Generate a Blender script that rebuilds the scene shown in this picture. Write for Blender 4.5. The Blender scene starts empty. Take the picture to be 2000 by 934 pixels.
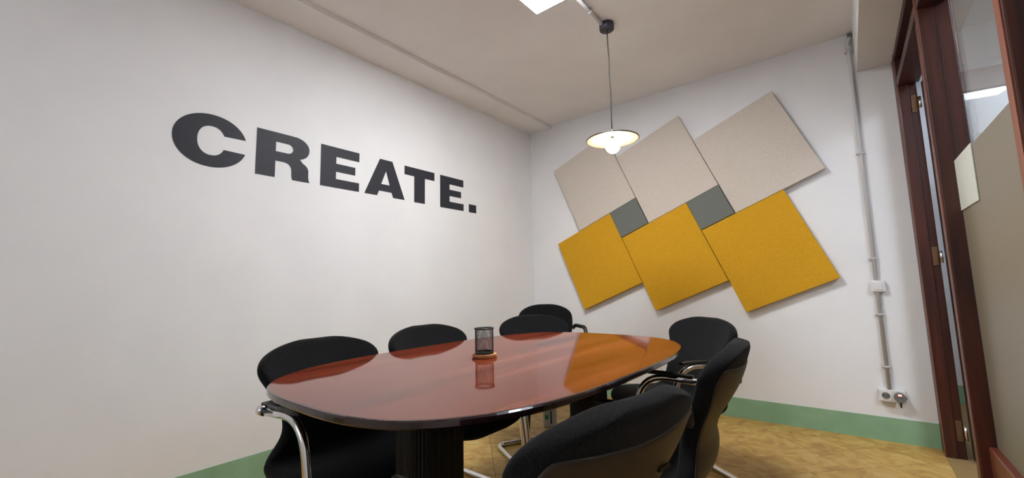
import bpy, bmesh, math, random
from mathutils import Vector, Matrix

# ------------------------------------------------------------------ camera, world, exposure
scene = bpy.context.scene
COL = scene.collection
PI = math.pi
CAM = Vector((2.5676, 0.0, 1.0))
yaw, pitch, roll = (math.radians(a) for a in (-38.6507, 6.5269, -1.3059))
fwd = Vector((math.sin(yaw)*math.cos(pitch), math.cos(yaw)*math.cos(pitch), math.sin(pitch)))
rt = Vector((math.cos(yaw), -math.sin(yaw), 0)); up = rt.cross(fwd)
rt, up = math.cos(roll)*rt + math.sin(roll)*up, -math.sin(roll)*rt + math.cos(roll)*up
cam_data = bpy.data.cameras.new('camera')
cam_data.sensor_fit = 'HORIZONTAL'; cam_data.sensor_width = 36.0
cam_data.lens = 819.86*36.0/2000.0
cam_data.clip_start = 0.02
cam = bpy.data.objects.new('camera', cam_data); COL.objects.link(cam)
cam.matrix_world = Matrix(((rt.x, up.x, -fwd.x, CAM.x), (rt.y, up.y, -fwd.y, CAM.y),
                           (rt.z, up.z, -fwd.z, CAM.z), (0, 0, 0, 1)))
scene.camera = cam

world = bpy.data.worlds.new('world'); scene.world = world; world.use_nodes = True
world.node_tree.nodes['Background'].inputs[0].default_value = (0.80, 0.88, 1.0, 1)
world.node_tree.nodes['Background'].inputs[1].default_value = 0.75
scene.view_settings.view_transform = 'Standard'
scene.view_settings.look = 'None'
scene.view_settings.gamma = 1.0
scene.view_settings.use_curve_mapping = False
scene.view_settings.exposure = 1.06
PANEL_STRENGTH = 22.0        # the ceiling light panels of the room
CORRIDOR_FILL_STRENGTH = 16.0

# ------------------------------------------------------------------ room dimensions (metres)
D = 3.57          # back wall
H = 2.667         # ceiling
W = 2.895         # room face of the wooden screen on the right
YF = -1.55        # wall behind the camera
CX1 = 4.35        # far wall of the corridor
GREEN_H = 0.143

# ------------------------------------------------------------------ materials
def srgb(r, g, b):
    def c(v):
        v /= 255.0
        return v/12.92 if v <= 0.04045 else ((v+0.055)/1.055)**2.4
    return (c(r), c(g), c(b), 1.0)

def new_mat(name, col, rough=0.5, metal=0.0, spec=0.5, coat=0.0):
    m = bpy.data.materials.new(name); m.use_nodes = True
    b = m.node_tree.nodes['Principled BSDF']
    b.inputs['Base Color'].default_value = col
    b.inputs['Roughness'].default_value = rough
    b.inputs['Metallic'].default_value = metal
    b.inputs['Specular IOR Level'].default_value = spec
    if coat:
        b.inputs['Coat Weight'].default_value = coat
        b.inputs['Coat Roughness'].default_value = 0.04
    return m

def nodes(m):
    nt = m.node_tree
    return nt, nt.nodes['Principled BSDF'], nt.nodes.new, nt.links.new

def add_noise(m, cols, scale, detail=4.0, stretch=(1, 1, 1), lo=0.35, hi=0.65, bump=0.0, bscale=None, bdist=0.002, rand=0.0, distortion=0.0):
    nt, b, N, L = nodes(m)
    tc = N('ShaderNodeTexCoord'); mp = N('ShaderNodeMapping'); mp.inputs['Scale'].default_value = stretch
    L(tc.outputs['Object'], mp.inputs['Vector'])
    vec = mp.outputs['Vector']
    if rand:
        oi = N('ShaderNodeObjectInfo'); ad = N('ShaderNodeVectorMath'); ad.operation = 'ADD'
        ml = N('ShaderNodeMath'); ml.operation = 'MULTIPLY'; ml.inputs[1].default_value = 37.0
        L(oi.outputs['Random'], ml.inputs[0]); L(vec, ad.inputs[0]); L(ml.outputs[0], ad.inputs[1]); vec = ad.outputs[0]
    nz = N('ShaderNodeTexNoise'); nz.inputs['Scale'].default_value = scale; nz.inputs['Detail'].default_value = detail
    nz.inputs['Distortion'].default_value = distortion
    L(vec, nz.inputs['Vector'])
    rp = N('ShaderNodeValToRGB'); e = rp.color_ramp.elements
    e[0].position, e[1].position = lo, hi; e[0].color, e[1].color = cols[0], cols[-1]
    for i, c in enumerate(cols[1:-1]):
        x = rp.color_ramp.elements.new(lo+(hi-lo)*(i+1)/(len(cols)-1)); x.color = c
    L(nz.outputs['Fac'], rp.inputs['Fac'])
    out = rp.outputs['Color']
    if rand:
        hs = N('ShaderNodeHueSaturation')
        mr = N('ShaderNodeMapRange'); mr.inputs['To Min'].default_value = 1-rand; mr.inputs['To Max'].default_value = 1+rand
        L(oi.outputs['Random'], mr.inputs['Value']); L(mr.outputs[0], hs.inputs['Value']); L(out, hs.inputs['Color']); out = hs.outputs['Color']
    L(out, b.inputs['Base Color'])
    if bump:
        n2 = N('ShaderNodeTexNoise'); n2.inputs['Scale'].default_value = bscale or scale; n2.inputs['Detail'].default_value = 5
        L(vec, n2.inputs['Vector'])
        bp = N('ShaderNodeBump'); bp.inputs['Strength'].default_value = bump; bp.inputs['Distance'].default_value = bdist
        L(n2.outputs['Fac'], bp.inputs['Height']); L(bp.outputs['Normal'], b.inputs['Normal'])
    return m

def emis(name, col, strength):
    m = bpy.data.materials.new(name); m.use_nodes = True
    b = m.node_tree.nodes['Principled BSDF']
    b.inputs['Base Color'].default_value = (0.9, 0.9, 0.9, 1)
    b.inputs['Emission Color'].default_value = col
    b.inputs['Emission Strength'].default_value = strength
    return m

M = {}
M['plaster'] = add_noise(new_mat('white_plaster', srgb(232, 231, 231), 0.85, spec=0.2),
                         [srgb(236, 236, 238), srgb(241, 241, 242)], 2.2, bump=0.25, bscale=14, bdist=0.006)
M['ceiling'] = add_noise(new_mat('ceiling_paint', srgb(243, 240, 239), 0.9, spec=0.2),
                         [srgb(241, 238, 237), srgb(245, 242, 241)], 3, bump=0.12, bscale=30, bdist=0.003)
M['green'] = add_noise(new_mat('green_paint', srgb(112, 152, 118), 0.6, spec=0.4),
                       [srgb(136, 174, 140), srgb(148, 186, 152)], 7, bump=0.25, bscale=20, bdist=0.004)
M['tile'] = add_noise(new_mat('ochre_tile', srgb(190, 155, 85), 0.5, spec=0.4),
                      [srgb(168, 128, 66), srgb(192, 156, 84), srgb(206, 178, 112)], 9, detail=8, lo=0.3, hi=0.7,
                      bump=0.06, bscale=40, rand=0.06, distortion=1.2)
M['joint'] = new_mat('tile_joint', srgb(84, 60, 34), 0.9)
M['concrete'] = new_mat('plain_corridor_floor', srgb(150, 125, 80), 0.7)
M['black_vinyl'] = new_mat('black_vinyl', srgb(46, 48, 56), 0.55, spec=0.35)
M['beige_felt'] = add_noise(new_mat('beige_felt', srgb(196, 184, 172), 0.95, spec=0.1),
                            [srgb(204, 193, 182), srgb(214, 204, 193)], 160, detail=3, bump=0.25, bscale=300, bdist=0.001)
M['yellow_felt'] = add_noise(new_mat('mustard_felt', srgb(205, 150, 30), 0.95, spec=0.1),
                             [srgb(206, 153, 34), srgb(216, 164, 48)], 160, detail=3, bump=0.25, bscale=300, bdist=0.001)
M['grey_felt'] = add_noise(new_mat('grey_felt', srgb(116, 120, 114), 0.95, spec=0.1),
                           [srgb(110, 114, 109), srgb(120, 124, 118)], 160, detail=3, bump=0.25, bscale=300, bdist=0.001)
M['white_plastic'] = new_mat('white_plastic', srgb(232, 230, 230), 0.35)
M['conduit'] = new_mat('grey_conduit', srgb(205, 203, 204), 0.45)
M['dark_grey'] = new_mat('dark_grey_plastic', srgb(70, 70, 72), 0.5)
M['mid_grey'] = new_mat('mid_grey_plastic', srgb(112, 114, 114), 0.5)
M['black_hole'] = new_mat('black_plastic', srgb(14, 14, 14), 0.5)
M['red_light'] = emis('red_neon', (1.0, 0.08, 0.05, 1), 3.0)
M['canopy'] = new_mat('navy_grey_metal', srgb(52, 52, 66), 0.5)
M['cord'] = new_mat('black_cord', srgb(18, 17, 18), 0.7)
M['enamel'] = new_mat('white_enamel', srgb(240, 238, 232), 0.3)
M['rim_dark'] = new_mat('dark_enamel_rim', srgb(50, 45, 45), 0.4)
M['chrome'] = new_mat('chrome', (0.78, 0.78, 0.8, 1), 0.09, metal=1.0)
M['brass'] = new_mat('worn_brass', srgb(118, 88, 62), 0.5, metal=0.5)
M['steel'] = new_mat('bright_steel', (0.8, 0.78, 0.74, 1), 0.2, metal=1.0)
M['fabric'] = add_noise(new_mat('black_fabric', srgb(30, 31, 32), 0.95, spec=0.15),
                        [srgb(15, 15, 17), srgb(29, 30, 32)], 260, detail=3, bump=0.6, bscale=420, bdist=0.0015)
M['fabric'].node_tree.nodes['Principled BSDF'].inputs['Sheen Weight'].default_value = 0.05
M['fabric'].node_tree.nodes['Principled BSDF'].inputs['Sheen Roughness'].default_value = 0.5
M['shell'] = add_noise(new_mat('dark_taupe_plastic', srgb(52, 46, 40), 0.5, spec=0.4),
                       [srgb(49, 43, 37), srgb(56, 50, 43)], 300, bump=0.15, bscale=500, bdist=0.0006)
M['black_plastic'] = new_mat('satin_black_plastic', srgb(22, 22, 23), 0.4)
M['column'] = new_mat('black_column', srgb(15, 14, 15), 0.5, spec=0.3)
M['edge'] = new_mat('dark_table_edge', srgb(38, 16, 18), 0.2, coat=0.6)
M['coaster'] = add_noise(new_mat('coaster_wood', srgb(205, 140, 88), 0.6), [srgb(190, 122, 70), srgb(220, 160, 108)], 30)
M['coaster2'] = add_noise(new_mat('coaster_wood_dark', srgb(176, 92, 44), 0.6), [srgb(160, 82, 40), srgb(190, 106, 56)], 30)
M['wire'] = new_mat('black_wire_mesh', srgb(38, 38, 40), 0.45, metal=0.4)
M['film'] = new_mat('olive_grey_film', srgb(130, 122, 105), 0.38, spec=0.5)
M['sign'] = new_mat('white_sign', srgb(214, 218, 208), 0.4)
M['grey_box'] = new_mat('pale_grey_plastic', srgb(165, 160, 150), 0.5)
M['green_bit'] = new_mat('green_label', srgb(40, 130, 70), 0.5)

def wood_mat(name, c0, c1, c2, axis, rough=0.35, coat=0.3, scale=6.0, long=0.06):
    m = new_mat(name, c1, rough, coat=coat)
    st = [1, 1, 1]; st[axis] = long
    return add_noise(m, [c0, c1, c2], scale, detail=6, stretch=tuple(st), lo=0.3, hi=0.72, distortion=0.6)
M['frame_wood'] = wood_mat('dark_mahogany', srgb(46, 17, 10), srgb(64, 26, 16), srgb(82, 36, 23), 2, 0.42, 0.04, 30)
M['lit_edge_wood'] = wood_mat('mahogany_lit_edge', srgb(120, 64, 44), srgb(138, 76, 54), srgb(152, 88, 64), 2, 0.4, 0.05, 30)  # frame mahogany with the room light on post edges put into its colour
M['lit_rail_wood'] = wood_mat('mahogany_lit_rail', srgb(96, 44, 30), srgb(112, 54, 38), srgb(126, 64, 46), 1, 0.4, 0.05, 30)  # frame mahogany lightened in colour to show the bottom rail as lit
M['table_wood'] = add_noise(new_mat('red_mahogany_veneer', srgb(122, 48, 27), 0.35, spec=0.0, coat=0.82),
                            [srgb(80, 29, 16), srgb(110, 45, 26), srgb(118, 50, 30), srgb(136, 64, 40)], 12, detail=2.0, stretch=(1, 0.08, 1), lo=0.28, hi=0.72)
M['table_wood'].node_tree.nodes['Principled BSDF'].inputs['Coat Roughness'].default_value = 0.05

g = new_mat('clear_glass', (0.93, 0.96, 0.95, 1), 0.0)
g.node_tree.nodes['Principled BSDF'].inputs['Transmission Weight'].default_value = 1.0
g.node_tree.nodes['Principled BSDF'].inputs['IOR'].default_value = 1.5
M['glass'] = g
M['led'] = emis('led_diffuser', (0.955, 0.975, 1.0, 1), PANEL_STRENGTH)
M['corridor_fill'] = emis('corridor_fill_glow', (0.86, 0.92, 1.0, 1), CORRIDOR_FILL_STRENGTH)  # glow of the panel added to light the corridor
M['corridor_end_fill'] = emis('corridor_end_fill_glow', (0.74, 0.84, 1.0, 1), 2.4)  # bluish glow of the panel added for the corridor end wall
M['bulb'] = emis('warm_bulb', (1.0, 0.80, 0.50, 1), 22.0)

# ------------------------------------------------------------------ helpers
def empty(name, loc=(0, 0, 0), rz=0.0):
    o = bpy.data.objects.new(name, None); COL.objects.link(o)
    o.location = loc; o.rotation_euler = (0, 0, rz); o.empty_display_size = 0.1
    return o

def tag(o, label=None, cat=None, group=None, kind=None):
    if label: o['label'] = label
    if cat: o['category'] = cat
    if group: o['group'] = group
    if kind: o['kind'] = kind
    return o

def link(name, me, mat, parent=None, smooth=False):
    if mat is not None and not me.materials: me.materials.append(mat)
    if smooth:
        for p in me.polygons: p.use_smooth = True
    o = bpy.data.objects.new(name, me); COL.objects.link(o)
    if parent: o.parent = parent
    return o

def bm_obj(name, bm, mat, parent=None, smooth=False):
    bmesh.ops.recalc_face_normals(bm, faces=bm.faces[:])
    me = bpy.data.meshes.new(name); bm.to_mesh(me); bm.free()
    return link(name, me, mat, parent, smooth)

def box_bm(bm, x0, x1, y0, y1, z0, z1, bev=0.0, seg=1):
    r = bmesh.ops.create_cube(bm, size=1.0)
    vs = r['verts']
    for v in vs:
        v.co = Vector(((x0+x1)/2+v.co.x*(x1-x0), (y0+y1)/2+v.co.y*(y1-y0), (z0+z1)/2+v.co.z*(z1-z0)))
    if bev:
        es = list({e for v in vs for e in v.link_edges})
        bmesh.ops.bevel(bm, geom=es, offset=bev, segments=seg, affect='EDGES', profile=0.5)

def box(name, x0, x1, y0, y1, z0, z1, mat, parent=None, bev=0.0, seg=1):
    bm = bmesh.new(); box_bm(bm, x0, x1, y0, y1, z0, z1, bev, seg)
    return bm_obj(name, bm, mat, parent)

def fillet(pts, rad, n=7):
    """polyline with rounded corners"""
    P = [Vector(p) for p in pts]; out = [P[0]]
    for i in range(1, len(P)-1):
        r = rad[i] if isinstance(rad, (list, tuple)) else rad
        a, b, c = P[i-1], P[i], P[i+1]
        la, lc = (a-b).length, (c-b).length
        d = min(r, la*0.49, lc*0.49)
        p0, p2 = b+(a-b).normalized()*d, b+(c-b).normalized()*d
        for k in range(n+1):
            t = k/n; out.append(p0*(1-t)**2+b*2*t*(1-t)+p2*t*t)
    out.append(P[-1]); return out

def tube_bm(bm, path, r, sides=12, caps=True):
    P = [Vector(p) for p in path]; rings = []
    t0 = (P[1]-P[0]).normalized()
    n = t0.orthogonal().normalized()
    for i, p in enumerate(P):
        t = (P[min(i+1, len(P)-1)]-P[max(i-1, 0)]).normalized()
        n = (n-t*n.dot(t)).normalized(); b = t.cross(n)
        rr = r[i] if isinstance(r, (list, tuple)) else r
        rings.append([bm.verts.new(p+(n*math.cos(2*PI*k/sides)+b*math.sin(2*PI*k/sides))*rr) for k in range(sides)])
    for a, b in zip(rings, rings[1:]):
        for k in range(sides):
            bm.faces.new((a[k], a[(k+1) % sides], b[(k+1) % sides], b[k])).smooth = True
    if caps:
        bm.faces.new(rings[0][::-1]); bm.faces.new(rings[-1])

def tube(name, path, r, mat, parent=None, sides=12):
    bm = bmesh.new(); tube_bm(bm, path, r, sides)
    return bm_obj(name, bm, mat, parent)

def lathe(name, prof, mat, parent=None, n=40, center=(0, 0, 0), smooth=True):
    """prof: (radius, z) list"""
    bm = bmesh.new(); c = Vector(center); rings = []
    for r, z in prof:
        if r < 1e-6: rings.append([bm.verts.new(c+Vector((0, 0, z)))])
        else: rings.append([bm.verts.new(c+Vector((r*math.cos(2*PI*k/n), r*math.sin(2*PI*k/n), z))) for k in range(n)])
    for a, b in zip(rings, rings[1:]):
        for k in range(n):
            q = (k+1) % n
            if len(a) == 1 and len(b) == 1: continue
            if len(a) == 1: f = bm.faces.new((a[0], b[k], b[q]))
            elif len(b) == 1: f = bm.faces.new((a[k], a[q], b[0]))
            else: f = bm.faces.new((a[k], a[q], b[q], b[k]))
            f.smooth = smooth
    return bm_obj(name, bm, mat, parent)

def prism_bm(bm, poly, fn, depth):
    """poly: 2D points; fn(u, v, w) -> Vector; extruded from w=0 to w=depth"""
    a = [bm.verts.new(fn(u, v, 0)) for u, v in poly]; b = [bm.verts.new(fn(u, v, depth)) for u, v in poly]
    bm.faces.new(a); bm.faces.new(b[::-1])
    n = len(poly)
    for i in range(n): bm.faces.new((a[i], a[(i+1) % n], b[(i+1) % n], b[i]))

def copy_tree(o, parent=None):
    c = o.copy(); COL.objects.link(c); c.parent = parent
    for ch in list(o.children): copy_tree(ch, c)
    return c

# ------------------------------------------------------------------ the setting
floor = box('floor', -0.1, CX1, YF-0.1, 5.3, -0.12, -0.006, M['joint']); tag(floor, kind='structure')
# diagonal tiles, clipped to the room, each a child of the floor
TS = 0.2335; OFF1 = 0.79 ; OFF2 = 4.755    # y-x = OFF1 + i*TS*sqrt2 ; x+y = OFF2 + j*TS*sqrt2
def clip_poly(poly, x0, x1, y0, y1):
    def cut(p, f):
        out = []
        for i in range(len(p)):
            a, b = p[i], p[(i+1) % len(p)]; fa, fb = f(a), f(b)
            if fa >= 0: out.append(a)
            if (fa >= 0) != (fb >= 0):
                t = fa/(fa-fb); out.append((a[0]+(b[0]-a[0])*t, a[1]+(b[1]-a[1])*t))
        return out
    for f in (lambda q: q[0]-x0, lambda q: x1-q[0], lambda q: q[1]-y0, lambda q: y1-q[1]):
        poly = cut(poly, f)
        if len(poly) < 3: return []
    return poly
s2 = TS*math.sqrt(2); gap = 0.0022*math.sqrt(2)
full_mesh = None
for i in range(-14, 14):
    for j in range(-22, 10):
        a0, a1 = OFF1+i*s2+gap/2, OFF1+(i+1)*s2-gap/2      # y-x
        b0, b1 = OFF2+j*s2+gap/2, OFF2+(j+1)*s2-gap/2      # x+y
        pts = [((b-a)/2, (b+a)/2) for a, b in ((a0, b0), (a0, b1), (a1, b1), (a1, b0))]
        pl = clip_poly(pts, 0.001, W-0.001, YF, D-0.001)
        if not pl: continue
        cx, cy = sum(p[0] for p in pts)/4, sum(p[1] for p in pts)/4
        area = abs(sum(pl[q][0]*pl[(q+1) % len(pl)][1]-pl[(q+1) % len(pl)][0]*pl[q][1] for q in range(len(pl))))/2
        if area < 2e-4: continue
        whole = area > 0.98*(TS-0.0022)**2
        if whole and full_mesh:
            me = full_mesh
        else:
            bm = bmesh.new(); prism_bm(bm, [(x-cx, y-cy) for x, y in pl], lambda u, v, w: Vector((u, v, -0.012+w)), 0.012)
            bmesh.ops.recalc_face_normals(bm, faces=bm.faces[:])
            me = bpy.data.meshes.new('floor_tile'); bm.to_mesh(me); bm.free(); me.materials.append(M['tile'])
            if whole: full_mesh = me
        o = bpy.data.objects.new('floor_tile', me); COL.objects.link(o); o.parent = floor; o.location = (cx, cy, 0)

tag(box('wall_left', -0.12, 0, YF-0.1, D+0.12, -0.12, H+0.15, M['plaster']), kind='structure')
tag(box('wall_back', 0.0, W+0.02, D, D+0.12, -0.12, H+0.15, M['plaster']), kind='structure')
bm = bmesh.new()                                                     # wall behind the camera with a window opening
WX0, WX1, WZ0, WZ1 = 0.45, 2.25, 0.95, 2.25
for a in ((0.0, WX0, -0.12, H+0.15), (WX1, CX1, -0.12, H+0.15), (WX0, WX1, -0.12, WZ0), (WX0, WX1, WZ1, H+0.15)):
    box_bm(bm, a[0], a[1], YF-0.1, YF, a[2], a[3])
tag(bm_obj('wall_front', bm, M['plaster']), kind='structure')
wn = empty('window_3', (WX0, YF, WZ0)); tag(wn, kind='structure')
for a in ((WX0, WX0+0.05, WZ0, WZ1), (WX1-0.05, WX1, WZ0, WZ1), (1.325, 1.375, WZ0+0.05, WZ1-0.05)):
    o = box('frame_stile', a[0], a[1], YF-0.08, YF-0.03, a[2], a[3], M['white_plastic'], wn); o.matrix_parent_inverse = Matrix.Translation(-wn.location)
for a in ((WX0+0.05, WX1-0.05, WZ0, WZ0+0.05), (WX0+0.05, WX1-0.05, WZ1-0.05, WZ1)):
    o = box('frame_rail', a[0], a[1], YF-0.08, YF-0.03, a[2], a[3], M['white_plastic'], wn); o.matrix_parent_inverse = Matrix.Translation(-wn.location)
pd = bpy.data.lights.new('window_portal', 'AREA'); pd.shape = 'RECTANGLE'; pd.size = WX1-WX0; pd.size_y = WZ1-WZ0
pd.cycles.is_portal = True
po = bpy.data.objects.new('window_portal', pd); COL.objects.link(po)
po.location = ((WX0+WX1)/2, YF-0.09, (WZ0+WZ1)/2); po.rotation_euler = (math.radians(90), 0, 0)   # faces into the room
tag(box('ceiling', 0.0, W+0.15, YF, D, H, H+0.15, M['ceiling']), kind='structure')
tag(box('trim_1', 0.0, 0.268, YF, D, H-0.030, H, M['ceiling']), kind='structure')        # shallow ceiling step along the left wall
tag(box('trim_2', 2.722, W+0.15, YF, D, 2.386, H, M['plaster']), kind='structure')       # beam over the wooden screen
tag(box('baseboard_left', 0, 0.004, YF, D, 0.0, GREEN_H, M['green']), kind='structure')
tag(box('baseboard_back', 0.004, W, D-0.004, D, 0.0, GREEN_H, M['green']), kind='structure')

# wooden screen on the right: door opening by the back wall, then glazed bays
HEAD = 2.175          # underside of the head rail
XO = W+0.10           # corridor face of the posts
XG = W+0.055          # glass plane
Y_FAR = 3.43; Y_MUL = 2.475; Y_NEAR = 1.42
door = empty('door_1', (W, Y_FAR, 0)); tag(door, kind='structure')
def in_parent(o, parent):
    o.parent = parent; o.matrix_parent_inverse = Matrix.Translation(-parent.location); return o
def pbox(name, parent, *a, **k):
    return in_parent(box(name, *a, **k), parent)
pbox('jamb_post', door, W, W+0.050, Y_FAR, D-0.001, 0, 2.386, M['frame_wood'], bev=0.004, seg=2)
pbox('jamb_rebate', door, W+0.050, W+0.085, Y_FAR+0.012, D-0.001, 0, 2.386, M['frame_wood'])
pbox('door_lining', door, W+0.012, XO, Y_MUL+0.05, Y_MUL+0.17, 0, HEAD, M['frame_wood'], bev=0.003)
pbox('head_rail', door, W, XO, Y_MUL+0.05, Y_FAR, HEAD, HEAD+0.045, M['frame_wood'], bev=0.003)
pbox('top_rail', door, W, XO, Y_MUL+0.05, Y_FAR, 2.35, 2.386, M['frame_wood'], bev=0.003)
pbox('transom_panel', door, W+0.06, W+0.075, Y_MUL+0.05, Y_FAR, HEAD+0.045, 2.35, M['frame_wood'])
pbox('lit_edge_strip', door, W-0.003, W, Y_FAR+0.004, Y_FAR+0.012, 0.0, 2.386, M['lit_edge_wood'])  # added strip, its pale colour standing in for light on the jamb edge
leaf_root = empty('door_leaf'); leaf_root.parent = door
leaf_root.location = (0.108, -0.05, 0)
bm = bmesh.new()
LW, LT, LZ = 0.78, 0.042, 2.165
for a in ((0, 0.11, 0, LT, 0.01, LZ), (LW-0.11, LW, 0, LT, 0.01, LZ), (0.11, LW-0.11, 0, LT, 0.01, 0.30), (0.11, LW-0.11, 0, LT, LZ-0.12, LZ)):
    box_bm(bm, *a, bev=0.002)
lf = bm_obj('leaf_frame', bm, M['frame_wood'], leaf_root)
box('leaf_pane', 0.108, LW-0.108, 0.018, 0.024, 0.298, LZ-0.118, M['glass'], leaf_root)
leaf_root.rotation_euler = (0, 0, math.radians(6))
for z in (2.05, 1.122, 0.15):
    hg = pbox('hinge', door, W+0.052, W+0.080, Y_FAR+0.008, Y_FAR+0.014, z-0.055, z+0.055, M['brass'], bev=0.002)
    k = tube('knuckle', [(W+0.089, Y_FAR-0.012, z-0.04), (W+0.089, Y_FAR-0.012, z+0.03)], 0.0075, M['steel'])
    k.parent = hg
    for dz in (-0.035, 0.03):
        s = tube('screw', [(W+0.064, Y_FAR+0.009, z+dz), (W+0.064, Y_FAR+0.0065, z+dz)], 0.004, M['dark_grey'])
        s.parent = hg

FILM_Z = 1.472; SILL = 0.345
def bay(name, y0, y1, far_post):
    root = empty(name, (W, y0, 0)); tag(root, kind='structure')
    pbox('post', root, W, XO+0.01, y1, y1+0.05, 0, 2.386, M['frame_wood'], bev=0.005, seg=2)
    pbox('lit_edge_strip', root, W-0.003, W, y1+0.005, y1+(0.014 if far_post else 0.045), 0.0, 2.386, M['lit_edge_wood'])  # added strip painted pale as the lit room face of the post
    pbox('head_rail', root, W, XO, y0, y1, HEAD, HEAD+0.045, M['frame_wood'], bev=0.003)
    pbox('top_rail', root, W, XO, y0, y1, 2.35, 2.386, M['frame_wood'], bev=0.003)
    pbox('transom_pane', root, XG, XG+0.006, y0, y1, HEAD+0.045, 2.35, M['glass'])
    pbox('bottom_rail', root, W+0.03, XO, y0, y1, 0.0, SILL, M['lit_rail_wood'], bev=0.004)  # light on the rail face is painted into this wood
    pbox('pane', root, XG, XG+0.006, y0, y1, SILL, HEAD, M['glass'])
    pbox('frosted_film', root, XG-0.0016, XG-0.0006, y0+0.002, y1-0.002, SILL+0.001, FILM_Z, M['film'])
    return root
bay('window_1', Y_NEAR+0.05, Y_MUL, True)
b2 = bay('window_2', 0.35, Y_NEAR, False)
pbox('post', b2, W, XO+0.01, 0.30, 0.35, 0, 2.386, M['frame_wood'], bev=0.005, seg=2)
tag(box('wall_right', W, XO+0.02, YF, 0.30, -0.12, 2.386, M['plaster']), kind='structure')
sg = box('sign_plate', XG-0.0058, XG-0.002, 2.177, Y_MUL-0.001, 1.268, 1.478, M['sign'], bev=0.0008)
tag(sg, 'blank white rectangular plate stuck on the glass at the top of the frosted film', 'sign')

# corridor beyond the screen
tag(box('wall_corridor', CX1, CX1+0.1, YF-0.1, 5.3, -0.12, 2.9, M['plaster']), kind='structure')
tag(box('wall_corridor_end', W+0.02, CX1, 4.9, 5.0, -0.12, 2.9, M['plaster']), kind='structure')
tag(box('wall_corridor_side', W-0.1, W+0.02, D+0.12, 4.9, -0.12, 2.9, M['plaster']), kind='structure')
tag(box('ceiling_corridor', W+0.15, CX1, YF, 4.9, 2.667, 2.9, M['ceiling']), kind='structure')
tag(box('ceiling_corridor_end', W+0.02, W+0.15, D+0.12, 4.9, 2.667, 2.9, M['ceiling']), kind='structure')
tag(box('floor_corridor', W+0.0005, CX1, YF, 4.896, -0.006, 0.0, M['concrete']), kind='structure')
tag(box('trim_3', W+0.15, CX1, 4.0, 4.15, 2.42, 2.667, M['plaster']), kind='structure')
tag(box('baseboard_corridor', W+0.02, CX1, 4.896, 4.9, -0.006, GREEN_H, M['green']), kind='structure')

# ------------------------------------------------------------------ ceiling light panel and added corridor fill panels
def light_panel(cx, cy, z, label, mat, size=0.6):
    root = empty('ceiling_light_panel', (cx, cy, z)); tag(root, label, 'ceiling light')
    hs = size/2; bm = bmesh.new(); t = 0.012
    for a in ((-hs, hs, -hs, -hs+t), (-hs, hs, hs-t, hs), (-hs, -hs+t, -hs+t, hs-t), (hs-t, hs, -hs+t, hs-t)):
        box_bm(bm, a[0], a[1], a[2], a[3], -0.012, 0.0)
    bm_obj('frame', bm, M['white_plastic'], root)
    box('diffuser', -hs+t, hs-t, -hs+t, hs-t, -0.009, -0.001, mat, root)
    return root
light_panel(1.502, 1.697, H, 'glowing square light panel set flush on the ceiling', M['led'])
light_panel(3.95, 1.6, 2.667, 'added unseen light panel brightening the corridor beyond the glazed screen', M['corridor_fill'])  # added out of view to light the corridor
light_panel(3.75, 4.52, 2.667, 'added light panel brightening the far end of the corridor beyond the beam', M['corridor_end_fill'])  # added to brighten the end wall seen through the door slit

# ------------------------------------------------------------------ wall lettering
let = empty('wall_lettering', (0, 0.52, 1.67)); tag(let, 'big black capitals reading CREATE with a full stop on the left wall', 'lettering')
K = 1/1.05
ZT, ZB = 2.037, 1.753
def letter(name, outer, holes=()):
    cu = bpy.data.curves.new(name, 'CURVE'); cu.dimensions = '2D'; cu.fill_mode = 'BOTH'; cu.extrude = 0.0009
    for poly in (outer,)+tuple(holes):
        sp = cu.splines.new('POLY'); sp.points.add(len(poly)-1); sp.use_cyclic_u = True
        for p, (y, z) in zip(sp.points, poly): p.co = (y*K-0.52, z*K-1.67, 0, 1)
    tmp = bpy.data.objects.new('tmp', cu); COL.objects.link(tmp)
    dg = bpy.context.evaluated_depsgraph_get()
    me = bpy.data.meshes.new_from_object(tmp.evaluated_get(dg))
    bpy.data.objects.remove(tmp)
    me.name = name; me.materials.clear(); me.materials.append(M['black_vinyl'])
    o = bpy.data.objects.new(name, me); COL.objects.link(o); o.parent = let
    # local x of the curve runs along the wall (world Y), local y is up
    o.matrix_local = Matrix(((0, 0, 1, 0.0012), (1, 0, 0, 0), (0, 1, 0, 0), (0, 0, 0, 1)))
    return o
def arc(cx, cy, rx, ry, a0, a1, n=16, e=2.0):
    out = []
    for i in range(n+1):
        a = math.radians(a0+(a1-a0)*i/n); c, s = math.cos(a), math.sin(a)
        out.append((cx+rx*math.copysign(abs(c)**(2/e), c), cy+ry*math.copysign(abs(s)**(2/e), s)))
    return out
zc = (ZT+ZB)/2
# C
outer = arc(0.722, zc, 0.175, 0.149, 16, 344, 56, 2.05)
inner = arc(0.722, zc, 0.066, 0.083, 334, 26, 40, 2.2)
letter('letter_c', outer+inner)
# R
R_out = [(0.947, ZB), (0.947, ZT)] + [(1.12, ZT)] + arc(1.165, 1.968, 0.097, ZT-1.968, 80, 0, 10) + \
        arc(1.19, 1.962, 0.072, 0.068, -5, -75, 6) + [(1.205, 1.893)] + arc(1.185, 1.825, 0.074, 0.055, 60, 0, 6) + \
        [(1.2595, 1.785), (1.262, 1.768), (1.269, ZB), (1.160, ZB), (1.1545, 1.775)] + [(1.153, 1.815)] + \
        arc(1.105, 1.815, 0.047, 0.042, 10, 88, 6) + [(1.056, 1.857), (1.056, ZB)]
R_in = [(1.056, 1.917), (1.125, 1.917)] + arc(1.128, 1.9475, 0.032, 0.0305, -85, 85, 10) + [(1.056, 1.978)]
letter('letter_r', R_out, (R_in,))
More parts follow.
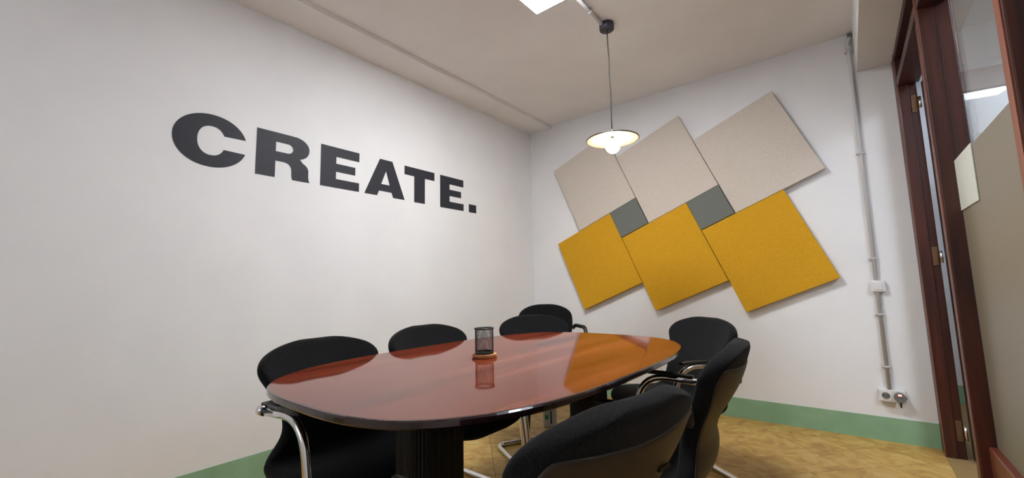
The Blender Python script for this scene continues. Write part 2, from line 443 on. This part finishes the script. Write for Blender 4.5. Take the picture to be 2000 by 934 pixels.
# E
def E_poly(x0, w):
    a, b = x0+0.109, x0+w
    return [(x0, ZB), (x0, ZT), (b-0.001, ZT), (b-0.001, 1.971), (a, 1.971), (a, 1.923), (b-0.031, 1.923), (b-0.031, 1.866),
            (a, 1.866), (a, 1.815), (b, 1.815), (b, ZB)]
letter('letter_e', E_poly(1.339, 0.284))
letter('letter_a', [(1.667, ZB), (1.793, ZT), (1.904, ZT), (2.021, ZB), (1.914, ZB), (1.899, 1.791), (1.788, 1.791), (1.772, ZB)],
       ([(1.8475, 1.950), (1.8065, 1.845), (1.882, 1.845)],))
letter('letter_t', [(2.019, 1.963), (2.019, ZT-0.004), (2.328, ZT-0.004), (2.328, 1.963), (2.224, 1.963), (2.224, ZB-0.003), (2.115, ZB-0.003), (2.115, 1.963)])
letter('letter_e', [(x, z-0.005) for x, z in E_poly(2.392, 0.281)])
letter('full_stop', [(2.742, 1.746), (2.742, 1.822), (2.838, 1.822), (2.838, 1.746)])

# ------------------------------------------------------------------ acoustic panels on the back wall
ang = math.radians(22.7)
e1 = Vector((math.cos(ang), math.sin(ang))); e2 = Vector((math.sin(ang), -math.cos(ang)))   # along the width, downwards
PW, PH, PG = 0.617, 0.692, 0.2575
def wall_panel(name, tl, w, h, mat, label, group, th=0.040):
    c = tl + e1*w/2 + e2*h/2
    gp = 0.0012
    bm = bmesh.new(); box_bm(bm, -w/2+gp, w/2-gp, -th, 0, -h/2+gp, h/2-gp, bev=0.0025, seg=2)
    o = bm_obj(name, bm, mat)
    o.location = (c.x, D-0.016, c.y); o.rotation_euler = (0, -ang, 0)
    bm = bmesh.new()
    box_bm(bm, -w/2+0.05, w/2-0.05, -0.001, 0.0155, h/2-0.12, h/2-0.08); box_bm(bm, -w/2+0.05, w/2-0.05, -0.001, 0.0155, -h/2+0.08, -h/2+0.12)
    bm_obj('mounting_strip', bm, M['dark_grey'], o)
    return tag(o, label, 'wall panel', group)
TL0 = Vector((0.321, 2.156)); STEP = 0.6715
sides = ['left', 'middle', 'right']
for i in range(3):
    tl = TL0 + Vector((STEP*i, 0))
    wall_panel('acoustic_panel', tl, PW, PH, M['beige_felt'],
               ['beige felt wall panel at the left of the upper row, partly behind the pendant lamp',
                'beige felt wall panel in the middle of the upper row',
                'beige felt wall panel at the right of the upper row, nearest the conduit'][i], 'beige acoustic panels')
    ty = tl + e2*PH - e1*0.272
    wall_panel('acoustic_panel', ty, PW, PH, M['yellow_felt'],
               ['mustard yellow felt wall panel at the left of the lower row, nearest the corner',
                'mustard yellow felt wall panel in the middle of the lower row',
                'mustard yellow felt wall panel at the right of the lower row, nearest the light switch'][i], 'mustard acoustic panels')
    if i < 2:
        tg = tl + e2*PH + e1*(PW-0.272)
        wall_panel('acoustic_panel', tg, 0.271, PG, M['grey_felt'],
                   ['small grey square wall panel, the left one, between beige and mustard panels',
                    'small grey square wall panel, the right one, between beige and mustard panels'][i], 'grey acoustic squares', th=0.044)

# ------------------------------------------------------------------ electrical things on the back wall
CXX = 2.693; YC = D-0.017
def conduit_clip(parent, x, y, z, axis):
    bm = bmesh.new()
    if axis == 'z':
        box_bm(bm, x-0.021, x+0.021, y-0.004, y+0.017, z-0.006, z+0.006, bev=0.002)
        box_bm(bm, x-0.0145, x+0.0145, y-0.0145, y, z-0.006, z+0.006, bev=0.003)
        box_bm(bm, x-0.026, x-0.018, y-0.010, y+0.010, z-0.005, z+0.005, bev=0.002)
    else:
        box_bm(bm, x-0.021, x+0.021, y-0.006, y+0.006, z-0.002, z+0.017, bev=0.002)
        box_bm(bm, x-0.0145, x+0.0145, y-0.006, y+0.006, z-0.0145, z, bev=0.003)
    o = bm_obj('clip', bm, M['conduit']); return in_parent(o, parent)
cd = empty('wall_conduit', (CXX, D, 0.316)); tag(cd, 'grey conduit pipe running up the back wall to the beam corner', 'conduit')
in_parent(tube('pipe', fillet([(CXX, YC, 0.316), (CXX, YC, 2.60), (CXX+0.02, YC, 2.648), (CXX+0.02, YC, H)], 0.03), 0.0115, M['conduit']), cd)
for z in (2.535, 1.825, 1.130, 0.775, 0.453): conduit_clip(cd, CXX, YC, z, 'z')
in_parent(tube('coupling', [(CXX, YC, 2.545), (CXX, YC, 2.60)], 0.0145, M['conduit']), cd)
pbox('junction_piece', cd, CXX+0.002, CXX+0.028, D-0.03, D-0.001, 2.635, 2.662, M['mid_grey'], bev=0.003)

sw = empty('light_switch', (CXX+0.005, D, 0.953)); tag(sw, 'square white light switch on the conduit beside the door frame', 'switch')
pbox('housing', sw, CXX+0.005-0.034, CXX+0.005+0.034, D-0.034, D-0.001, 0.953-0.035, 0.953+0.035, M['white_plastic'], bev=0.004, seg=2)
pbox('rocker', sw, CXX+0.005-0.022, CXX+0.005+0.022, D-0.039, D-0.033, 0.953-0.023, 0.953+0.023, M['white_plastic'], bev=0.002, seg=2)

SX0, SX1, SZ0, SZ1 = 2.640, 2.766, 0.244, 0.316
so = empty('double_socket', ((SX0+SX1)/2, D, SZ0)); tag(so, 'white double wall socket low on the back wall', 'socket')
pbox('housing', so, SX0, SX1, D-0.032, D-0.001, SZ0, SZ1, M['white_plastic'], bev=0.004, seg=2)
zc_ = (SZ0+SZ1)/2
def disc(name, x, y, z, r, d, mat, n=28):
    bm = bmesh.new(); tube_bm(bm, [(x, y, z), (x, y-d, z)], r, n); return bm_obj(name, bm, mat)
xs1, xs2 = SX0+0.033, SX1-0.030
pbox('face_plate', so, xs1-0.027, xs1+0.027, D-0.034, D-0.031, zc_-0.028, zc_+0.028, M['white_plastic'], bev=0.001)
well = in_parent(disc('outlet_well', xs1, D-0.0335, zc_, 0.020, 0.0012, M['mid_grey']), so)
for dx in (-0.0095, 0.0095):
    h_ = disc('contact_hole', xs1+dx, D-0.0345, zc_, 0.0028, 0.0008, M['black_hole'], 12); h_.parent = well
for dz in (-0.017, 0.017):
    h_ = box('earth_clip', xs1-0.004, xs1+0.004, D-0.0358, D-0.0345, zc_+dz-0.003, zc_+dz+0.003, M['steel']); h_.parent = well
pa = empty('plug_adapter', (xs2, D-0.033, zc_)); tag(pa, 'round grey plug adapter with a red light pushed into the right wall socket', 'plug adapter')
bm = bmesh.new(); tube_bm(bm, [(xs2, D-0.0325, zc_), (xs2, D-0.060, zc_), (xs2, D-0.068, zc_)], [0.027, 0.029, 0.026], 30)
in_parent(bm_obj('body', bm, M['mid_grey']), pa)
pbox('neon_window', pa, xs2-0.008, xs2+0.008, D-0.0695, D-0.067, zc_+0.012, zc_+0.021, M['red_light'])
for dx in (-0.012, -0.004, 0.004, 0.012):
    in_parent(disc('pin_hole', xs2+dx, D-0.0675, zc_+0.001, 0.0024, 0.001, M['black_hole'], 12), pa)
pbox('side_button', pa, xs2+0.024, xs2+0.031, D-0.058, D-0.040, zc_-0.008, zc_+0.006, M['dark_grey'], bev=0.001)
in_parent(tube('cable_stub', [(xs2, D-0.052, zc_-0.026), (xs2+0.001, D-0.050, zc_-0.060)], 0.0035, M['black_plastic']), pa)
pbox('clear_tab', pa, xs2-0.022, xs2+0.022, D-0.040, D-0.0375, zc_-0.064, zc_-0.036, M['white_plastic'])

# ceiling conduit between the panel and the pendant
cc = empty('ceiling_conduit', (1.474, 2.2, H)); tag(cc, 'grey conduit on the ceiling between light panel and pendant lamp', 'conduit')
in_parent(tube('pipe', [(1.478, 1.99, H-0.0145), (1.474, 2.352, H-0.0145)], 0.0115, M['conduit']), cc)
conduit_clip(cc, 1.476, 2.167, H-0.0165, 'y')

# ------------------------------------------------------------------ pendant lamp
PX, PY = 1.4896, 2.370
pl = empty('pendant_lamp', (PX, PY, H)); tag(pl, 'white disc-shaped pendant lamp with a glowing bulb on a black cord', 'pendant lamp')
lathe('ceiling_rose', [(0, 0), (0.044, 0), (0.046, -0.006), (0.046, -0.040), (0.042, -0.045), (0, -0.045)], M['canopy'], pl)
cordp = [(0.001, 0, -0.045), (0.001, 0, -0.16), (0.004, 0.003, -0.24), (0.001, 0.001, -0.33), (0.005, 0, -0.45), (0.001, 0, -0.58), (0, 0, -0.70)]
tube('cord', fillet(cordp, 0.05, 4), 0.0036, M['cord'], pl, 8)
zr = 1.899-H
lathe('lamp_holder', [(0, zr+0.070), (0.006, zr+0.070), (0.009, zr+0.055), (0.014, zr+0.045), (0.016, zr+0.030), (0.012, zr+0.02), (0.012, zr-0.015), (0, zr-0.015)], M['steel'], pl, 24)
sh = lathe('lamp_shade', [(0.012, zr+0.036), (0.03, zr+0.034), (0.08, zr+0.022), (0.158, zr-0.002), (0.1585, zr-0.006), (0.1565, zr-0.0065), (0.08, zr+0.017), (0.03, zr+0.029), (0.012, zr+0.031)], M['enamel'], pl, 64)
lathe('rim', [(0.157, zr+0.001), (0.161, zr-0.002), (0.161, zr-0.006), (0.157, zr-0.0075), (0.1575, zr-0.003), (0.157, zr+0.001)], M['rim_dark'], sh, 64)
bl = [(0.012, zr-0.012)]
for a in range(50, -91, -10):
    a_ = math.radians(a); bl.append((0.044*math.cos(a_), zr-0.046+0.044*math.sin(a_)))
bl[-1] = (0, bl[-1][1])
lathe('bulb', bl, M['bulb'], pl, 32)

# ------------------------------------------------------------------ conference table
TC = Vector((1.4941, 1.3399)); TA, TB, TN, TZ = 0.5303, 0.8460, 3.1, 0.73
def sup(a, b, n, N=120):
    out = []
    for i in range(N):
        t = 2*PI*i/N; c, s = math.cos(t), math.sin(t)
        out.append((a*math.copysign(abs(c)**(2/n), c), b*math.copysign(abs(s)**(2/n), s)))
    return out
tb = empty('conference_table', (TC.x, TC.y, 0)); tag(tb, 'oval red mahogany conference table with a glossy top and black columns', 'table')
def ring_stack(name, rings, mat, parent, cap=(True, True)):
    bm = bmesh.new(); R = []
    for inset, z in rings:
        R.append([bm.verts.new((x, y, z)) for x, y in sup(TA-inset, TB-inset, TN)])
    n = len(R[0])
    for a, b in zip(R, R[1:]):
        for k in range(n): bm.faces.new((a[k], a[(k+1) % n], b[(k+1) % n], b[k]))
    if cap[0]: bm.faces.new(R[0])
    if cap[1]: bm.faces.new(R[-1])
    return bm_obj(name, bm, mat, parent)
ring_stack('tabletop', [(0.006, TZ-0.018), (0.006, TZ-0.0004), (0.0064, TZ)], M['table_wood'], tb)
ring_stack('edge_band', [(0.012, TZ-0.021), (0.003, TZ-0.020), (0.0, TZ-0.016), (0.0, TZ-0.005), (0.0025, TZ-0.0008), (0.0060, TZ-0.0002)], M['edge'], tb, (True, False))
for cy in (-0.435, 0.575):
    # fluted oval column
    poly = []
    NF = 36
    for i in range(NF*4):
        t = 2*PI*i/(NF*4); c, s = math.cos(t), math.sin(t); rr = 1.0-0.028*(0.5-0.5*math.cos(t*NF))
        poly.append((rr*0.072*math.copysign(abs(c)**(0.62), c)+0.006, cy+rr*0.105*math.copysign(abs(s)**(0.62), s)))
    bm = bmesh.new(); prism_bm(bm, poly, lambda u, v, w: Vector((u, v, 0.05+w)), TZ-0.021-0.05-0.012)
    bm_obj('column', bm, M['column'], tb)
    box('mounting_plate', -0.20, 0.21, cy-0.10, cy+0.10, TZ-0.034, TZ-0.0215, M['column'], tb, bev=0.003)
    bm = bmesh.new()
    prof = [(-0.27, 0.0), (-0.27, 0.018), (-0.12, 0.042), (-0.09, 0.052), (0.10, 0.052), (0.13, 0.042), (0.27, 0.018), (0.27, 0.0)]
    prism_bm(bm, prof, lambda u, v, w: Vector((u, cy-0.05+w, v)), 0.10)
    bm_obj('foot', bm, M['column'], tb)
box('crossbeam', -0.012, 0.024, -0.33, 0.47, TZ-0.11, TZ-0.034, M['column'], tb)

# ------------------------------------------------------------------ pen holder and coasters
CPX, CPY = 1.423, 1.242
clabels = ['dark wooden coaster at the bottom of the stack under the pen holder',
           'wooden coaster in the middle of the stack under the pen holder',
           'pale wooden coaster on top of the stack, right under the pen holder']
for i, (dx, dy, m) in enumerate(((0.001, 0.002, 'coaster2'), (-0.002, -0.001, 'coaster'), (0.001, 0.0, 'coaster'))):
    z0 = TZ+0.0002+i*0.0047
    o = lathe('coaster', [(0, 0), (0.046, 0), (0.0475, 0.001), (0.0475, 0.0035), (0.046, 0.0045), (0.042, 0.0045), (0.041, 0.0040), (0, 0.0040)], M[m], None, 48)
    o.location = (CPX+dx, CPY+dy, z0); tag(o, clabels[i], 'coaster', 'coasters under the pen holder')
CZ = TZ+0.0145
pc = empty('pen_holder', (CPX, CPY, CZ)); tag(pc, 'black wire mesh pen holder standing on coasters on the table', 'pen holder')
NC, NR, RC, HC = 64, 40, 0.0355, 0.096
bm = bmesh.new(); R = []
for j in range(NR+1):
    R.append([bm.verts.new((RC*math.cos(2*PI*k/NC), RC*math.sin(2*PI*k/NC), 0.006+(HC-0.008)*j/NR)) for k in range(NC)])
for a, b in zip(R, R[1:]):
    for k in range(NC): bm.faces.new((a[k], a[(k+1) % NC], b[(k+1) % NC], b[k]))
mo = bm_obj('wire_mesh', bm, M['wire'], pc)
wm = mo.modifiers.new('wire', 'WIREFRAME'); wm.thickness = 0.00085; wm.use_replace = True; wm.use_even_offset = False
lathe('rim', [(RC-0.002, HC-0.003), (RC+0.003, HC-0.003), (RC+0.0042, HC), (RC+0.003, HC+0.003), (RC-0.001, HC+0.003), (RC-0.002, HC-0.003)], M['black_plastic'], pc, 48)
lathe('base_cup', [(0, 0), (RC+0.001, 0), (RC+0.0015, 0.002), (RC+0.001, 0.009), (RC-0.0005, 0.009), (RC-0.001, 0.002), (0, 0.002)], M['black_plastic'], pc, 48)

# ------------------------------------------------------------------ chairs
def catmull(P, n):
    P = [Vector(p) for p in P]; Q = [P[0]*2-P[1]]+P+[P[-1]*2-P[-2]]; out = []
    for i in range(len(P)-1):
        a, b, c, d = Q[i:i+4]
        for k in range(n):
            t = k/n
            out.append(0.5*((2*b)+(c-a)*t+(2*a-5*b+4*c-d)*t*t+(3*b-a-3*c+d)*t**3))
    out.append(P[-1]); return out

class Shell:
    """one-piece seat and back: profile (forward, up, half width, wrap)"""
    def __init__(self, keys, top_round=0.14, front_round=0.09):
        self.pts = catmull([Vector(k) for k in keys], 24)
        self.s = [0.0]
        for a, b in zip(self.pts, self.pts[1:]): self.s.append(self.s[-1]+(b.xy-a.xy).length)
        self.L = self.s[-1]; self.tr, self.fr = top_round, front_round
    def at(self, s):
        s = min(max(s, 0), self.L); i = 0
        while i < len(self.s)-2 and self.s[i+1] < s: i += 1
        t = (s-self.s[i])/max(1e-9, self.s[i+1]-self.s[i])
        p = self.pts[i].lerp(self.pts[i+1], t)
        a, b = self.pts[max(i-1, 0)], self.pts[min(i+2, len(self.pts)-1)]
        d = (b.xy-a.xy).normalized()
        n = Vector((-d.y, d.x))
        hw = p.z
        if s < self.tr: hw *= max(0.0, 1-((self.tr-s)/self.tr)**2.2)**(1/2.2)
        if s > self.L-self.fr: hw *= max(0.0, 1-((s-self.L+self.fr)/self.fr)**2.8)**(1/2.8)
        return p, n, hw
    def grid(self, s0, s1, rows, cols, uscale=1.0, off=0.0, pinch=True):
        bm = bmesh.new(); R = []
        for r in range(rows+1):
            t = r/rows
            t = 0.5-0.5*math.cos(PI*t) if pinch else t
            t = 0.6*t+0.4*(r/rows) if pinch else t
            s = s0+(s1-s0)*t
            p, n, hw = self.at(s); wrap = p.w; row = []
            for c in range(cols+1):
                u = -1+2*c/cols; y = u*hw*uscale
                q = abs(y)/max(0.26, 1e-6)
                o = off+wrap*q*q
                row.append(bm.verts.new((p.x+n.x*o, y, p.y+n.y*o)))
            R.append(row)
        for a, b in zip(R, R[1:]):
            for c in range(cols): bm.faces.new((a[c], a[c+1], b[c+1], b[c])).smooth = True
        return bm

def padded(shell, T, rows, cols, r=0.024):
    """closed cushion of thickness T whose rim is rolled over with radius r"""
    bm = bmesh.new(); F, B = [], []
    for i in range(rows+1):
        x = i/rows; t = 0.85*(0.5-0.5*math.cos(PI*x))+0.15*x
        s = 0.0006+(shell.L-0.0012)*t
        p, n, hw = shell.at(s); fr, bk = [], []
        edge_s = min(s, shell.L-s) if 0 < i < rows else 0.0
        for c in range(cols+1):
            x = -1+2*c/cols; u = 0.6*math.sin(PI/2*x)+0.4*x
            y = u*hw
            d = 0.0 if c in (0, cols) else min(edge_s, hw-abs(y))
            h = T/2*math.sqrt(max(0.0, 1-(1-min(d, r)/r)**2))
            o = p.w*(abs(y)/0.26)**2
            def at(k): return bm.verts.new((p.x+n.x*(o+k), y, p.y+n.y*(o+k)))
            v = at(h); fr.append(v); bk.append(at(-h) if h > 1e-6 else v)
        F.append(fr); B.append(bk)
    for i in range(rows):
        for c in range(cols):
            bm.faces.new((F[i][c], F[i][c+1], F[i+1][c+1], F[i+1][c])).smooth = True
            q = [B[i][c], B[i+1][c], B[i+1][c+1], B[i][c+1]]
            bm.faces.new(q).smooth = True
    return bm

def finish(o, th, sub):
    m = o.modifiers.new('solid', 'SOLIDIFY'); m.thickness = th; m.offset = 0.0; m.use_even_offset = True
    m = o.modifiers.new('sub', 'SUBSURF'); m.levels = sub; m.render_levels = sub
    for p in o.data.polygons: p.use_smooth = True

KEYS = [(-0.284, 0.812, 0.256, 0.046), (-0.268, 0.76, 0.262, 0.052), (-0.241, 0.69, 0.248, 0.056), (-0.206, 0.63, 0.214, 0.054),
        (-0.172, 0.575, 0.190, 0.050), (-0.152, 0.51, 0.192, 0.044), (-0.154, 0.45, 0.236, 0.034), (-0.140, 0.412, 0.252, 0.026), (-0.09, 0.394, 0.258, 0.020),
        (-0.01, 0.398, 0.258, 0.014), (0.09, 0.410, 0.250, 0.010), (0.17, 0.412, 0.245, 0.004), (0.218, 0.398, 0.235, 0.0), (0.240, 0.368, 0.22, 0.0)]
def make_chair():
    root = empty('cantilever_chair')
    sh_ = Shell(KEYS)
    pad = bm_obj('upholstered_shell', padded(sh_, 0.050, 56, 30), M['fabric'], root)
    m = pad.modifiers.new('sub', 'SUBSURF'); m.levels = 1; m.render_levels = 1
    rear = bm_obj('rear_shell', sh_.grid(0.062, sh_.L-0.10, 36, 14, 0.93, -0.0255, False), M['shell'], root); finish(rear, 0.007, 1)
    p, n, hw = sh_.at(0.155)
    mk = box('maker_mark', p.x-0.0335, p.x-0.0285, -0.10, -0.062, p.y-0.004, p.y+0.003, M['black_hole'], rear)
    AY, AZ, BY = 0.260, 0.618, 0.245
    side = [(-0.135, AY, AZ-0.008), (0.130, AY, AZ+0.006), (0.235, BY, 0.014), (-0.285, BY, 0.014)]
    path = side + [(x, -y, z) for x, y, z in side[::-1]]
    fr = tube('frame', fillet(path, [0, 0.11, 0.075, 0.055, 0.055, 0.075, 0.11, 0], 9), 0.0135, M['chrome'], root, 14)
    for sgn in (-1, 1):
        yy = sgn*AY
        e = tube('tube_end', [(-0.112, yy, AZ-0.0067), (-0.139, yy, AZ-0.0082)], 0.0162, M['chrome'], root, 20)
        tube('end_cap', [(-0.1385, yy, AZ-0.0082), (-0.1405, yy, AZ-0.0083)], 0.0115, M['black_plastic'], e, 16)
        bm = bmesh.new(); pp = fillet([(-0.075, yy, AZ+0.0145), (0.05, yy, AZ+0.022), (0.120, yy, AZ+0.020)], 0.05, 6)
        tube_bm(bm, pp, [0.009]+[0.0135]*(len(pp)-2)+[0.009], 12)
        for v in bm.verts: v.co.z = AZ+0.013+(v.co.z-(AZ+0.013))*0.62
        bm_obj('armrest_pad', bm, M['black_plastic'], root)
        y0, y1 = sorted((sgn*0.205, sgn*(AY-0.010)))
        box('bracket', -0.165, -0.112, y0, y1, AZ-0.028, AZ+0.012, M['black_plastic'], root, bev=0.006, seg=2)
    return root

proto = make_chair()
def place(o, top, face, label, group='black cantilever chairs around the table'):
    f = Vector((math.cos(math.radians(face)), math.sin(math.radians(face))))
    o.location = (top[0]+f.x*0.285, top[1]+f.y*0.285, 0); o.rotation_euler = (0, 0, math.atan2(f.y, f.x))
    tag(o, label, 'chair', group)
CHAIRS = [
    ((0.832, 0.857), 3, 'black cantilever chair at the near left end of the table, chrome arm showing'),
    ((0.772, 1.456), -1, 'black cantilever chair in the middle of the left side of the table'),
    ((0.862, 2.3), -29, 'black cantilever chair at the far left corner of the table, in front of another chair'),
    ((1.955, 2.485), -126, 'black cantilever chair at the far right corner of the table, seen from its front'),
    ((2.28, 1.535), 185, 'black cantilever chair on the right side of the table, seen from behind, the farther one'),
    ((2.282, 0.715), 170, 'black cantilever chair nearest the viewer, its rounded back turned to us'),
]
for i, (t, f, lab) in enumerate(CHAIRS):
    place(proto if i == 0 else copy_tree(proto), t, f, lab)

# a different, taller armchair standing in the corner
def make_corner_chair():
    root = empty('armchair')
    keys = [(-0.257, 0.857, 0.218, 0.03), (-0.25, 0.78, 0.222, 0.035), (-0.235, 0.68, 0.222, 0.035), (-0.215, 0.58, 0.20, 0.03), (-0.20, 0.50, 0.19, 0.02),
            (-0.17, 0.445, 0.205, 0.012), (-0.10, 0.43, 0.225, 0.008), (0.02, 0.435, 0.23, 0.005), (0.14, 0.44, 0.23, 0.0), (0.20, 0.425, 0.22, 0.0), (0.215, 0.40, 0.21, 0.0)]
    s = Shell(keys, 0.11, 0.08)
    pad = bm_obj('upholstered_shell', padded(s, 0.048, 48, 26), M['fabric'], root)
    m = pad.modifiers.new('sub', 'SUBSURF'); m.levels = 1; m.render_levels = 1
    for sgn in (-1, 1):
        y = sgn*0.238
        tube('arm', fillet([(-0.20, sgn*0.215, 0.66), (-0.19, y, 0.685), (0.06, y, 0.69), (0.12, y, 0.60), (0.13, y, 0.44), (0.13, sgn*0.21, 0.415)], 0.035, 6), 0.0145, M['black_plastic'], root, 10)
        for x, sp in ((-0.17, -0.07), (0.16, 0.05)):
            tube('leg', [(x, sgn*0.19, 0.415), (x+sp, sgn*0.235, 0.0)], 0.011, M['black_plastic'], root, 10)
    box('seat_pan', -0.18, 0.18, -0.20, 0.20, 0.395, 0.412, M['black_plastic'], root, bev=0.006)
    return root
ac = make_corner_chair()
f = Vector((0.72, -0.69)).normalized()
ac.location = (0.60+f.x*0.255, 2.86+f.y*0.255, 0); ac.rotation_euler = (0, 0, math.atan2(f.y, f.x))
tag(ac, 'taller black chair with black arms standing in the corner behind the far left chair', 'chair')

# grey device on the floor under the table
dv = empty('floor_device', (0.80, 2.60, 0)); tag(dv, 'small pale grey device with a green patch on the floor seen below the table edge', 'device')
bm = bmesh.new(); box_bm(bm, -0.05, 0.05, -0.03, 0.03, 0, 0.15, bev=0.018, seg=3); bm_obj('casing', bm, M['grey_box'], dv)
box('green_patch', -0.035, -0.012, -0.0315, -0.029, 0.06, 0.09, M['green_bit'], dv)
box('slot', 0.002, 0.012, -0.0315, -0.029, 0.03, 0.12, M['black_hole'], dv)
dv.rotation_euler = (0, 0, math.radians(35))
